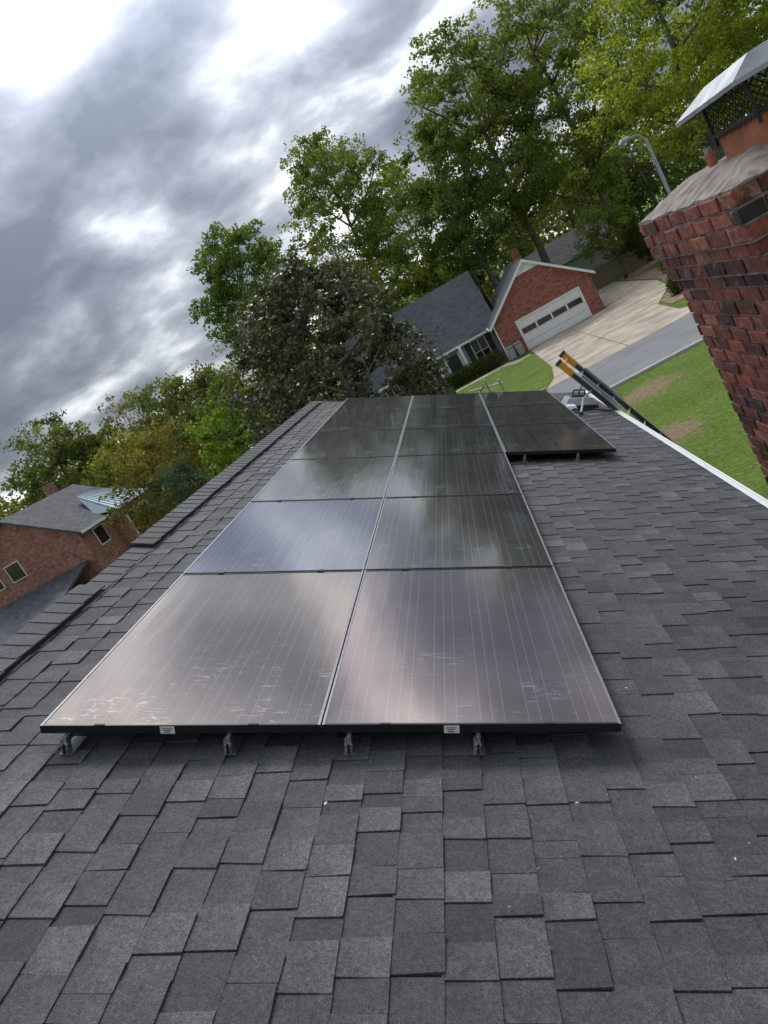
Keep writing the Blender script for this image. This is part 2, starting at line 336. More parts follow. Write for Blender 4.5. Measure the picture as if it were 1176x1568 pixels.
# ------------------------------------------------------------ solar panels
PWD,PLN,TH=1.147,1.726,.035
def panel_mat():
    m,nt,b=new_mat('solar_glass'); tc=nd(nt,'ShaderNodeTexCoord'); s=nd(nt,'ShaderNodeSeparateXYZ'); lk(nt,tc.outputs['Object'],s.inputs[0])
    def line(src,per,wd,off=0):
        a=mth(nt,'FRACT',mth(nt,'DIVIDE',mth(nt,'ADD',src,off+50*per),per)); a=mth(nt,'ABSOLUTE',mth(nt,'SUBTRACT',a,.5))
        return mth(nt,'GREATER_THAN',a,.5-wd/per/2)
    PW=PWD-.03
    bus=line(s.outputs[0],PW/24,.0024,-.015); cell=line(s.outputs[0],PW/6,.004,-.015); rowl=line(s.outputs[1],(PLN-.03)/18,.0025,-.015)
    oi=nd(nt,'ShaderNodeObjectInfo')
    ad=nd(nt,'ShaderNodeVectorMath'); ad.operation='ADD'; lk(nt,tc.outputs['Object'],ad.inputs[0])
    cr=nd(nt,'ShaderNodeCombineXYZ'); lk(nt,mth(nt,'MULTIPLY',oi.outputs['Random'],40),cr.inputs[0]); lk(nt,mth(nt,'MULTIPLY',oi.outputs['Random'],23),cr.inputs[1]); lk(nt,cr.outputs[0],ad.inputs[1])
    c=mixc(nt,bus,(.020,.021,.028),(.17,.17,.18)); c=mixc(nt,cell,c,(.008,.008,.010)); c=mixc(nt,rowl,c,(.030,.03,.034))
    yk=mth(nt,'ADD',mth(nt,'MULTIPLY',mth(nt,'SUBTRACT',.8,s.outputs[1]),1.6,clamp=True),.25)
    smn=noise(nt,ad.outputs[0],14,7,.8,2.0); sm2=noise(nt,ad.outputs[0],3.6,3)
    sm=mth(nt,'MULTIPLY',mth(nt,'MULTIPLY',mth(nt,'SUBTRACT',smn,.55),10,clamp=True),mth(nt,'MULTIPLY',mth(nt,'SUBTRACT',sm2,.53),8,clamp=True))
    sm=mth(nt,'MULTIPLY',sm,yk,clamp=True)
    scr=None
    for rot,th in ((.6,.60),(-.5,.60),(1.3,.61)):
        mps=nd(nt,'ShaderNodeMapping'); mps.inputs['Rotation'].default_value=(0,0,rot); mps.inputs['Scale'].default_value=(5,60,1); lk(nt,ad.outputs[0],mps.inputs[0])
        q=mth(nt,'MULTIPLY',mth(nt,'MULTIPLY',mth(nt,'SUBTRACT',noise(nt,mps.outputs[0],1.2,3,.7,.6),th),12,clamp=True),mth(nt,'MULTIPLY',mth(nt,'SUBTRACT',sm2,.47),7,clamp=True))
        scr=q if scr is None else mth(nt,'MAXIMUM',scr,q)
    sm=mth(nt,'MAXIMUM',mth(nt,'MULTIPLY',sm,.7),mth(nt,'MULTIPLY',scr,mth(nt,'MULTIPLY',yk,.7)),clamp=True)
    dust_haze=ramp(nt,noise(nt,ad.outputs[0],2.5,6,.7),[(.3,(.03,.03,.03)),(.8,(.20,.20,.20))])  # pale dust haze in the base colour, lifts glass toward reflected-sky brightness
    c=mixc(nt,dust_haze,c,(.29,.28,.28)); c=mixc(nt,mth(nt,'MULTIPLY',sm,.6),c,(.42,.50,.64))
    lk(nt,c,b.inputs['Base Color'])
    b.inputs['IOR'].default_value=2.5
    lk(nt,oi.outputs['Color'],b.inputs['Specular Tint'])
    lk(nt,mth(nt,'ADD',.10,mth(nt,'MULTIPLY',sm,.25)),b.inputs['Roughness'])
    mp=nd(nt,'ShaderNodeMapping'); mp.inputs['Scale'].default_value=(5,1.2,1); lk(nt,ad.outputs[0],mp.inputs[0])
    bump(nt,b,noise(nt,mp.outputs[0],1.6,1,.4),.14,.010)
    return m
M_PV=panel_mat(); M_FRM=simple('black_frame',(.02,.02,.022),.32,.3,var=.1,bstr=0); M_FRS=simple('frame_edge_sky_sheen',(.27,.275,.29),.5,.4,var=.2,nscale=20,bstr=0)  # pale grey on the black frame's long sides stands in for reflected sky
def panel(s0,v0,tint):
    mb=MB(); f=.010
    mb.b2((0,0,-TH),(f,PLN,0),2); mb.b2((PWD-f,0,-TH),(PWD,PLN,0),2)
    mb.b2((f,0,-TH),(PWD-f,f,0),1); mb.b2((f,PLN-f,-TH),(PWD-f,PLN,0),1)
    mb.b2((f,f,-.010),(PWD-f,PLN-f,-.0025),0)
    mb.b2((.0,-.0012,-TH),(PWD,-.0004,-.001),1)
    o=mb.obj('solar_panel',[M_PV,M_FRM,M_FRS],None,tone=False)
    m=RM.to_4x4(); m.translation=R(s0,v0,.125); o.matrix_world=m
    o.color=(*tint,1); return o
VA=2.53; STP=1.742
tints={(0,0):(1.,.82,.67),(1,0):(1.,.79,.71),(0,1):(.80,.81,1.),(1,1):(.93,.90,.84)}  # specular tints; warm front row stands in for sun glow in its reflection
for r in range(6):
    for c in range(3):
        if c==2 and r<3: continue
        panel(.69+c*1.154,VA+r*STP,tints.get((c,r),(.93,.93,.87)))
rk=MB()
def rbox(s0,s1,v0,v1,n0,n1,mi=0):
    vs=[R(s,v,n) for n in (n0,n1) for s,v in ((s0,v0),(s1,v0),(s1,v1),(s0,v1))]
    rk.add(vs,[(0,3,2,1),(4,5,6,7),(0,1,5,4),(1,2,6,5),(2,3,7,6),(3,0,4,7)],mi)
for r in range(6):
    smax=4.13 if r>=3 else 2.98
    for off in (.30,1.42):
        v=VA+r*STP+off
        rbox(.70,smax-.03,v,v+.04,.045,.088,1)
        for sft in np.arange(.9,smax,.62): rbox(sft,sft+.05,v-.05,v+.09,.012,.045,1)
def foot(s,v):
    rbox(s-.028,s+.028,v-.01,v+.12,.013,.018,0)
    rbox(s-.008,s+.008,v+.0,v+.03,.018,.088,0)
    rbox(s-.014,s+.014,v-.012,v+.004,.022,.034,0)
    rbox(s-.014,s+.014,v-.012,v+.002,.050,.060,0)
    rbox(s-.018,s-.010,v-.004,v+.02,.018,.075,0)
    rbox(s-.004,s+.004,v-.02,v-.010,.024,.066,1)
for s in (.80,1.47,1.95,2.45): foot(s,VA-.028)
for s in (3.2,3.75): foot(s,VA+3*STP-.028)
for r in range(0,7):
    for c in range(3):
        if c==2 and r<3: continue
        for q in (.25,.88):
            s=.69+c*1.154+q; v=VA+r*STP-.008
            rbox(s-.02,s+.02,v-.014 if r else v+.004,v+.014,.1255,.1295,1)
for s in (1.22,2.35):
    vs=[R(s-.03,VA-.0035,n) for n in (.122,.088)]+[R(s+.03,VA-.0035,n) for n in (.088,.122)]
    rk.add(vs,[(0,1,2,3)],2)
    for q in range(3): rk.add([R(s-.02+.003*q,VA-.0045,.113-.008*q),R(s+.018-.004*q,VA-.0045,.113-.008*q),R(s+.018-.004*q,VA-.0045,.110-.008*q),R(s-.02+.003*q,VA-.0045,.110-.008*q)],[(0,1,2,3)],1)
rk.obj('solar_mounting_rack',[M_ALU,M_BLACK,M_LABEL],None)
# ------------------------------------------------------------ chimney
chim=empty('brick_chimney')
cb=MB(); rr=random.Random(21)
CX0,CX1,CY0,CY1,CZT=4.01,4.67,3.04,4.24,5.985
bh=.0575; mj=.0105; ch=bh+mj; ncr=36
core=MB()
for k in range(ncr):
    z1=CZT-k*ch; z0=z1-bh
    o=[.05,.05,.05,.025,.025,0][k] if k<6 else 0
    x0,x1,y0,y1=CX0-o,CX1+o,CY0-o,CY1+o
    core.b2((x0+.009,y0+.009,z0-mj),(x1-.009,y1-.009,z1-.0005 if k==0 else z1),0)
    sh=(k%2)*.107+ (0 if k else .05)
    def run(axis,a,b,fix,sgn):
        p=a-sh
        while p<b-.005:
            q=min(p+.203,b); pa=max(p,a)
            if q-pa>.02:
                t=min(1,max(0,rr.gauss(.45,.24))); j=rr.uniform(-.003,.004)
                d=.095; e=rr.uniform(0,.003)
                lo,hi=(fix-j,fix+d) if sgn<0 else (fix-d,fix+j)
                if axis=='y': cb.b2((lo,pa+e,z0+rr.uniform(-.0015,.0015)),(hi,q-.010 if q<b else q,z1+rr.uniform(-.0015,.0015)),0,t)
                else: cb.b2((pa+e,lo,z0),(q-.010 if q<b else q,hi,z1),0,t)
            p+=.213
    run('y',y0,y1,x0,-1); run('y',y0,y1,x1,1)
    run('x',x0+.1,x1-.1,y0,-1); run('x',x0+.1,x1-.1,y1,1)
bo=cb.obj('bricks',[M_CB],chim); core.obj('mortar_core',[M_MORT],chim)
bv=bo.modifiers.new('bev','BEVEL'); bv.width=.005; bv.segments=2
cr=MB(); a=.045
x0,x1,y0,y1=CX0-a,CX1+a,CY0-a,CY1+a
NX,NY=14,22; vs=[]; rr=random.Random(3)
for j in range(NY+1):
    for i in range(NX+1):
        fx,fy=i/NX,j/NY; e=min(fx*(x1-x0),(1-fx)*(x1-x0),fy*(y1-y0),(1-fy)*(y1-y0))
        z=CZT+.012+min(e/.2,1)*.085+rr.uniform(-.005,.005)
        vs.append((x0+fx*(x1-x0)+rr.uniform(-.006,.006),y0+fy*(y1-y0)+rr.uniform(-.006,.006),z))
fs=[(j*(NX+1)+i,j*(NX+1)+i+1,(j+1)*(NX+1)+i+1,(j+1)*(NX+1)+i) for j in range(NY) for i in range(NX)]
cr.add(vs,fs,0)
ring=[i for i in range(NX+1)]+[j*(NX+1)+NX for j in range(1,NY+1)]+[NY*(NX+1)+i for i in range(NX-1,-1,-1)]+[j*(NX+1) for j in range(NY-1,0,-1)]
rvv=[vs[i] for i in ring]; cr.add(rvv+[(v[0],v[1],CZT+.0008) for v in rvv],[(i,i+len(ring),(i+1)%len(ring)+len(ring),(i+1)%len(ring)) for i in range(len(ring))],0)
cr.obj('mortar_crown',[M_MORT],chim)
fl=MB(); FX0,FX1,FY0,FY1=4.20,4.53,3.12,3.54; zt=CZT+.08
for (p,q) in (((FX0,FY0),(FX1,FY0+.03)),((FX0,FY1-.03),(FX1,FY1)),((FX0,FY0+.03),(FX0+.03,FY1-.03)),((FX1-.03,FY0+.03),(FX1,FY1-.03))):
    fl.b2((*p,zt),(*q,zt+.12),0)
fl.obj('clay_flue_liner',[M_CLAY],chim)
fp=MB()
fp.tube([(4.20,3.70,zt),(4.20,3.70,zt+.055),(4.20,3.70,zt+.06),(4.20,3.70,zt+.075)],[.020,.020,.026,.024],12,0)
fp.tube([(4.20,3.70,zt+.075),(4.20,3.70,zt+.10)],[.016,.016],12,1); fp.obj('vent_stub',[M_CLAY,M_STEEL],chim)
cp=MB(); lz=zt+.29
for x in (FX0-.01,FX1+.01):
    for yy in (FY0-.01,FY1+.01): cp.b2((x-.006,yy-.006,zt+.08),(x+.006,yy+.006,lz-.005),0)
cp.b2((FX0-.017,FY0-.01,zt+.115),(FX0-.010,FY1+.01,zt+.13),0); cp.b2((FX0,FY0-.017,zt+.115),(FX1,FY0-.010,zt+.13),0)
def strand(p,q): cp.tube([p,q],[.0018,.0018],4,0,cap=False)
MH=.165
for i in range(-7,18):
    for sgn in (1,-1):
        for side in (FX0-.012,FX1+.012):
            y0_=FY0+i*.030; pts=[(y0_+sgn*MH*t,zt+.10+MH*t) for t in np.linspace(0,1,25)]
            pts=[p for p in pts if FY0-.01<=p[0]<=FY1+.01]
            if len(pts)>1: strand((side,*pts[0]),(side,*pts[-1]))
        for side in (FY0-.012,FY1+.012):
            x0_=FX0+i*.030; pts=[(x0_+sgn*MH*t,zt+.10+MH*t) for t in np.linspace(0,1,25)]
            pts=[p for p in pts if FX0-.01<=p[0]<=FX1+.01]
            if len(pts)>1: strand((pts[0][0],side,pts[0][1]),(pts[-1][0],side,pts[-1][1]))
cp.obj('spark_mesh',[M_BLACK],chim)
ld=MB(); ex=.075; A=(FX0-ex,FX1+ex,FY0-ex,FY1+ex+.10)
o4=[(A[0],A[2]),(A[1],A[2]),(A[1],A[3]),(A[0],A[3])]; i4=[(FX0+.03,FY0-.02),(FX1-.02,FY0-.02),(FX1-.02,FY1+.02),(FX0+.03,FY1+.02)]
vs=[(x,y,lz-.035) for x,y in o4]+[(x,y,lz+.03) for x,y in i4]+[((FX0+FX1)/2,(FY0+FY1)/2-.1,lz+.04),((FX0+FX1)/2,(FY0+FY1)/2+.1,lz+.04)]+[(x,y,lz-.052) for x,y in o4]
ld.add(vs,[(0,1,5,4),(1,2,6,5),(2,3,7,6),(3,0,4,7),(4,5,8),(5,6,9,8),(6,7,9),(7,4,8,9),(0,1,11,10),(1,2,12,11),(2,3,13,12),(3,0,10,13)],0)
ld.obj('metal_chimney_lid',[M_STEEL],chim)
# ------------------------------------------------------------ neighbour house (garage)
nh=empty('brick_ranch_house')
gx0,gx1,gy0,gy1,ge,gp=5.35,12.75,54.9,66.0,2.85,5.75
gm=(gx0+gx1)/2
wl=MB()
dx0,dx1,dz1=6.95,11.65,2.15
wl.add([(gx0,gy0,0),(dx0,gy0,0),(dx0,gy0,dz1),(dx1,gy0,dz1),(dx1,gy0,0),(gx1,gy0,0),(gx1,gy0,ge),(gm,gy0,gp),(gx0,gy0,ge)],[tuple(range(9))],0)
wl.add([(gx0,gy0,0),(gx0,gy1,0),(gx0,gy1,ge),(gx0,gy0,ge)],[(0,1,2,3)],0); wl.add([(gx1,gy0,0),(gx1,gy1,0),(gx1,gy1,ge),(gx1,gy0,ge)],[(0,1,2,3)],0)
mx0,mx1,my0,my1,me,mp=-6.0,6.2,57.8,67.4,2.95,7.1
wl.add([(mx1,my0,0),(mx1,my1,0),(mx1,my1,me),(mx1,(my0+my1)/2,mp-.1),(mx1,my0,me)],[(0,1,2,3,4)],0)
wl.add([(mx0,my0,0),(mx0,my1,0),(mx0,my1,me),(mx0,(my0+my1)/2,mp-.1),(mx0,my0,me)],[(0,1,2,3,4)],0)
wl.b2((9.6,64,4.5),(10.2,64.7,6.8),0)
wl.obj('brick_walls',[M_WB],nh)
fs=MB(); fs.b2((mx0,my0,0),(5.34,my0+.1,me),0); fs.obj('siding_facade',[M_GREY],nh)
rf=MB(); pit=(gp-ge)/((gx1-gx0)/2)
def slab(mb,p,q,r_,s,th=.12,mi=0):
    P4=[Vector(a) for a in (p,q,r_,s)]; D=Vector((0,0,-th)); vs=P4+[a+D for a in P4]
    mb.add(vs,[(0,1,2,3),(7,6,5,4),(0,4,5,1),(1,5,6,2),(2,6,7,3),(3,7,4,0)],mi)
ov=.35
for sg,xe in ((-1,gx0-ov),(1,gx1+ov)):
    ze=gp+.12-pit*abs(xe-gm)
    slab(rf,(xe,gy0-.3,ze),(gm,gy0-.3,gp+.12),(gm,gy1,gp+.12),(xe,gy1,ze))
mym=(my0+my1)/2; mp2=(mp-me)/(mym-my0)
slab(rf,(mx0-.3,my0-.5,me-.5*mp2+.1),(mx1-.3,my0-.5,me-.5*mp2+.1),(mx1-.3,mym,mp),(mx0-.3,mym,mp))
slab(rf,(mx0-.3,my1+.4,me-.4*mp2+.1),(mx1-.3,my1+.4,me-.4*mp2+.1),(mx1-.3,mym,mp),(mx0-.3,mym,mp))
rf.obj('roof',[M_FR],nh)
tm=MB()
for sg,xe in ((-1,gx0-ov),(1,gx1+ov)):
    ze=gp+.12-pit*abs(xe-gm)
    slab(tm,(xe,gy0-.34,ze-.02),(gm,gy0-.34,gp+.10),(gm,gy0-.303,gp+.10),(xe,gy0-.303,ze-.02),.22)
    slab(tm,(xe,gy0-.30,ze-.13),(gm,gy0-.30,gp-.01),(gm,gy0-.004,gp-.01),(xe,gy0-.004,ze-.13),.03)
tm.add([(gm-1.0,gy0-.02,gp-.80),(gm+1.0,gy0-.02,gp-.80),(gm,gy0-.02,gp-.02)],[(0,1,2)],0)
tm.b2((mx0-.3,my0-.56,me-.52),(gx0-.36,my0-.50,me-.36),0)
tm.b2((gx0-ov-.10,gy0-.3,ge-.30),(gx0-ov-.02,gy1,ge-.18),0)
tm.b2((gx0-.06,gy0-.06,0),(gx0+.02,gy0-.002,ge-.2),0)
tm.b2((dx0-.12,gy0-.03,0),(dx0,gy0+.06,dz1+.12),0); tm.b2((dx1,gy0-.03,0),(dx1+.12,gy0+.06,dz1+.12),0); tm.b2((dx0,gy0-.03,dz1),(dx1,gy0+.06,dz1+.12),0)
for x in (-1.8,.4,2.4): tm.b2((x,56.9,0),(x+.22,57.12,me-.5),0); 
tm.obj('white_trim',[M_WHITE],nh)
gd=MB()
ph=dz1/4
for i in range(4):
    z=i*ph
    gd.b2((dx0,gy0+.04,z+.010),(dx1,gy0+.08,z+ph-.010),0)
for j in range(4):
    w_=(dx1-dx0)/4; gd.b2((dx0+j*w_+.06,gy0+.03,2*ph+.08),(dx0+(j+1)*w_-.06,gy0+.038,3*ph-.06),1)
gd.obj('garage_door',[M_WHITE,M_GLASS],nh)
wn=MB()
def window(mb,x,y,z0,w_,h,shut=True):
    mb.b2((x-.06,y-.04,z0-.06),(x+w_+.06,y-.005,z0+h+.06),0); mb.b2((x,y-.05,z0),(x+w_,y-.042,z0+h),1)
    mb.b2((x+w_/2-.02,y-.06,z0),(x+w_/2+.02,y-.052,z0+h),0); mb.b2((x,y-.066,z0+h/2-.02),(x+w_,y-.061,z0+h/2+.02),0)
    if shut:
        for a in (x-.52,x+w_+.10): mb.b2((a,y-.035,z0-.04),(a+.42,y-.006,z0+h+.04),2)
window(wn,-4.0,my0,.8,1.0,1.4); window(wn,-1.2,my0,.8,1.0,1.4); window(wn,3.4,my0,.5,1.1,1.8)
wn.b2((1.2,my0-.05,0),(2.15,my0-.006,2.1),2)
wn.b2((1.0,my0-.03,0),(1.18,my0-.006,2.2),0); wn.b2((2.17,my0-.03,0),(2.35,my0-.006,2.2),0)
wn.obj('windows_and_door',[M_WHITE,M_GLASS,M_DARK],nh)
# ------------------------------------------------------------ left house
lh=empty('brick_house'); wl=MB()
lx0,lx1,ly0,ly1,le,lr=-27.6,-20.5,37.9,46.2,5.25,7.75; lm=(lx0+lx1)/2
wl.add([(lx0,ly0,0),(lx1,ly0,0),(lx1,ly0,le),(lm,ly0,lr-.1),(lx0,ly0,le)],[(0,1,2,3,4)]); wl.add([(lx0,ly1,0),(lx1,ly1,0),(lx1,ly1,le),(lm,ly1,lr-.1),(lx0,ly1,le)],[(0,1,2,3,4)])
wl.add([(lx1,ly0,0),(lx1,ly1,0),(lx1,ly1,le),(lx1,ly0,le)],[(0,1,2,3)]); wl.add([(lx0,ly0,0),(lx0,ly1,0),(lx0,ly1,le),(lx0,ly0,le)],[(0,1,2,3)])
wl.b2((-24.9,44.4,6),(-24.3,45.0,8.5)); wl.b2((lx1-.2,41.6,0),(lx1+.8,45.6,le-.35)); wl.b2((-29,31.2,0),(-21.2,37.88,2.0))
wl.obj('brick_walls',[M_WB2],lh)
rf=MB(); pt=(lr-le)/(lx1-lm)
for xe in (lx0-.35,lx1+.35):
    ze=lr-pt*abs(xe-lm); slab(rf,(xe,ly0-.25,ze),(lm,ly0-.25,lr),(lm,ly1+.25,lr),(xe,ly1+.25,ze),.14)
slab(rf,(-29.4,30.8,2.0),(-20.9,30.8,2.0),(-20.9,37.85,3.5),(-29.4,37.85,3.5),.12)
rf.obj('roof',[M_FR2],lh)
tl=MB()
za=le+.25+pt*1.9; xa=lx1-1.55
X1=lx1+1.1; y0,y1=41.0,46.0
tl.add([(xa,y0+1.5,za),(xa,y1-1.3,za),(X1,y1,le-.22),(X1,y0,le-.22),(lx1-.3,y0,le+.12),(lx1-.3,y1,le+.12)],[(0,1,2,3),(0,3,4),(1,5,2)])
for k in range(11):
    t=k/10; a=Vector((xa,y0+1.5+(y1-y0-2.8)*t,za)); b_=Vector((X1,y0+(y1-y0)*t,le-.22)); tl.tube([a+Vector((0,0,.02)),b_+Vector((0,0,.02))],[.025,.025],4)
tl.obj('metal_bay_roof',[M_TEAL],lh)
wn=MB()
for xw in (-27.2,-25.6): wn.b2((xw,ly0-.05,4.35),(xw+1.0,ly0-.01,5.4),0); wn.b2((xw+.05,ly0-.06,4.40),(xw+.95,ly0-.052,5.35),1)
for y0_,y1_ in ((39.2,40.4),): wn.b2((lx1+.01,y0_,3.7),(lx1+.05,y1_,4.8),0); wn.b2((lx1+.052,y0_+.06,3.76),(lx1+.06,y1_-.06,4.74),1)
for y0_,y1_ in ((42.0,43.4),(43.8,45.2)): wn.b2((lx1+.81,y0_,2.8),(lx1+.85,y1_,4.6),0); wn.b2((lx1+.852,y0_+.12,2.9),(lx1+.86,y1_-.12,4.5),1)
wn.b2((lx1+.355,ly0-.25,le-.35),(lx1+.43,41,le-.2),0)
wn.obj('windows',[M_WHITE,M_GLASS],lh)
dh=empty('grey_house'); wl=MB(); wl.b2((12,86,0),(22,93,3)); wl.obj('walls',[M_GREY],dh)
rf=MB(); slab(rf,(11.6,85.5,2.9),(22.4,85.5,2.9),(22.4,89.5,5.6),(11.6,89.5,5.6)); slab(rf,(11.6,93.5,2.9),(22.4,93.5,2.9),(22.4,89.5,5.6),(11.6,89.5,5.6)); rf.obj('roof',[M_FR2],dh)
fe=MB(); rr=random.Random(5); x=13.2
while x<32:
    fe.box((x,71+rr.uniform(-.01,.01),.9),(.135,.022,1.8+rr.uniform(-.03,.03)),0); x+=.145
for z in (.4,1.4): fe.b2((13.1,71.03,z),(32,71.07,z+.09),0)
fe.obj('wooden_fence',[M_FENCE])
# ------------------------------------------------------------ street lamp
sl_=MB(); bx,by=14.15,37.1
sl_.tube([(bx,by,0),(bx,by,7.8)],[.11,.08],8); sl_.tube([(bx,by,7.7),(bx-.2,by-.1,8.05),(bx-.5,by-.25,8.15),(bx-.75,by-.35,8.13)],[.045]*4,6)
sl_.tube([(bx-.65,by-.3,8.14),(bx-.8,by-.38,8.17),(bx-1.1,by-.5,8.15),(bx-1.3,by-.6,8.08)],[.05,.12,.13,.05],8,0)
sl_.tube([(bx-1.0,by-.45,8.1),(bx-1.0,by-.45,7.98)],[.10,.07],8,1)
sl_.tube([(bx,by,0),(bx,by,.25)],[.17,.16],8)
sl_.obj('street_lamp',[M_STEEL,M_WHITE],smooth=False)
# ------------------------------------------------------------ ladder on eave (two nested sections, standoff arms)
B=Vector((4.47,11.25,3.53)); T=Vector((4.03,11.30,4.56)); d=(T-B).normalized(); base=B-d*(B.z/d.z)
wv=(Vector((0.45,1,0))-d*d.dot(Vector((0.45,1,0)))).normalized(); nv=d.cross(wv)
lm_=Matrix((wv,nv,d)).transposed()
la=MB(); L=(T-base).length
for sg in (-1,1):
    for e in (-1,1): la.box(base+wv*sg*.19+nv*e*.035+d*(L-.26)/2,(.03,.014,L-.26),0,lm_)
    la.box(base+wv*sg*.19+d*(L-.26)/2,(.008,.056,L-.26),2,lm_)
    la.box(base+wv*sg*.19+d*(L-.13),(.040,.09,.26),1,lm_)
    la.box(base+wv*sg*.19+d*(L+.01),(.055,.10,.045),2,lm_)
    # fly section bracket
    la.box(base+wv*sg*.15+nv*-.06+d*(L-.75),(.03,.03,.75),0,lm_)
k=.3
while k<L:
    la.tube([base+wv*-.18+d*k,base+wv*.18+d*k],[.02,.02],8,1 if k>L-.35 else 0); k+=.305
for sg in (-1,1):
    p=base+wv*sg*.2+d*(L-.62)
    la.tube([p,p+Vector((-.18,sg*.18,-.02)),p+Vector((-.30,sg*.30,-.16))],[.016]*3,6,0)
    la.tube([p+Vector((-.30,sg*.30,-.15)),p+Vector((-.31,sg*.31,-.20))],[.035,.035],8,2)
la.obj('extension_ladder',[M_ALU,M_YEL,M_LDR],None)
tb=MB()
def rb(mb,s0,s1,v0,v1,n0,n1,mi,k=1.0):
    sc,vc=(s0+s1)/2,(v0+v1)/2
    vs=[R(s,v,n0) for s,v in ((s0,v0),(s1,v0),(s1,v1),(s0,v1))]+[R(sc+(s-sc)*k,vc+(v-vc)*k,n1) for s,v in ((s0,v0),(s1,v0),(s1,v1),(s0,v1))]
    mb.add(vs,[(0,3,2,1),(4,5,6,7),(0,1,5,4),(1,2,6,5),(2,3,7,6),(3,0,4,7)],mi)
rb(tb,4.20,4.72,11.45,11.95,.013,.06,1,.96); rb(tb,4.22,4.70,11.47,11.93,.06,.16,0,.74); rb(tb,4.32,4.60,11.60,11.84,.16,.19,1,.8)
tb.tube([R(4.36,11.7,.17),R(4.38,11.7,.26),R(4.54,11.7,.26),R(4.56,11.7,.17)],[.014]*4,6,1)
rb(tb,4.19,4.36,11.15,11.45,.013,.09,2,.7)
tb.tube([R(4.22,11.05,.03),R(4.3,11.15,.05),R(4.4,11.1,.03),R(4.6,11.15,.04),R(4.8,11.0,.03)],[.016]*5,6,1)
tb.obj('tool_bag',[M_GBAG,M_BLACK,M_WHITE])
ls=MB()
ls.tube([R(2.85,13.60,.08),R(3.45,13.60,.22)],[.014,.014],6,0); 
for s in (3.25,3.5):
    ls.tube([(R(s,13.6,0).x,13.75,0),(R(s,13.6,0).x,13.56,R(s,13.6,.36).z)],[.018,.018],6,0)
for k in np.arange(.3,4.4,.3):
    ls.tube([(R(3.25,0,0).x,13.75-.04*k,k),(R(3.5,0,0).x,13.75-.04*k,k)],[.012,.012],6,0)
ls.tube([R(3.0,13.45,.03),R(3.1,13.6,.16)],[.014,.014],6,1)
ls.obj('ladder',[M_ALU,M_BLACK])
for x,y in ((5.6,54.0),(6.25,54.1)):
    tbn=MB(); tbn.box((x,y,.5),(.42,.5,.85),0,taper=1.25); tbn.box((x,y,.97),(.56,.66,.07),0,taper=.85); tbn.tube([(x-.25,y+.28,.12),(x+.25,y+.28,.12)],[.1,.1],10,1); tbn.b2((x-.25,y-.34,.9),(x+.25,y-.30,.94),1)
    tbn.obj('trash_bin',[M_GREY,M_BLACK])
# ------------------------------------------------------------ foliage
def leaf_quads(C,size,rng):
    n=len(C); a=rng.normal(size=(n,3)); a/=np.linalg.norm(a,axis=1)[:,None]
    b=rng.normal(size=(n,3)); 
    b-=a*(a*b).sum(1)[:,None]; b/=np.linalg.norm(b,axis=1)[:,None]
    s=size*rng.uniform(.6,1.35,(n,1)); A=a*s*.5; Bq=b*s*.32
    return np.stack([C-A,C+Bq-A*.1,C+A,C-Bq-A*.1],1).reshape(-1,3)
def build_leafy(name,mb,V,tones,mats):
    nb=len(mb.v); bv_=np.array(mb.v,dtype=np.float32).reshape(-1,3)
    verts=np.concatenate([bv_,V]).astype(np.float32); nl=len(V)//4
    lp=[i for f in mb.f for i in f]; ls_=[]; o=0
    for f in mb.f: ls_.append(o); o+=len(f)
    loops=np.concatenate([np.array(lp,dtype=np.int32),np.arange(nl*4,dtype=np.int32)+nb])
    starts=np.concatenate([np.array(ls_,dtype=np.int32),o+np.arange(nl,dtype=np.int32)*4])
    me=bpy.data.meshes.new(name); me.vertices.add(len(verts)); me.vertices.foreach_set('co',verts.ravel())
    me.loops.add(len(loops)); me.loops.foreach_set('vertex_index',loops)
    me.polygons.add(len(starts)); me.polygons.foreach_set('loop_start',starts)
    mi=np.concatenate([np.zeros(len(ls_),dtype=np.int32),np.ones(nl,dtype=np.int32)])
    for m in mats: me.materials.append(m)
    me.polygons.foreach_set('material_index',mi)
    me.update(calc_edges=True)
    a=me.attributes.new('tone','FLOAT','POINT')
    a.data.foreach_set('value',np.concatenate([np.full(nb,.5),np.repeat(tones,4)]).astype(np.float32))
    me.validate()
    o=bpy.data.objects.new(name,me); COL.objects.link(o); return o
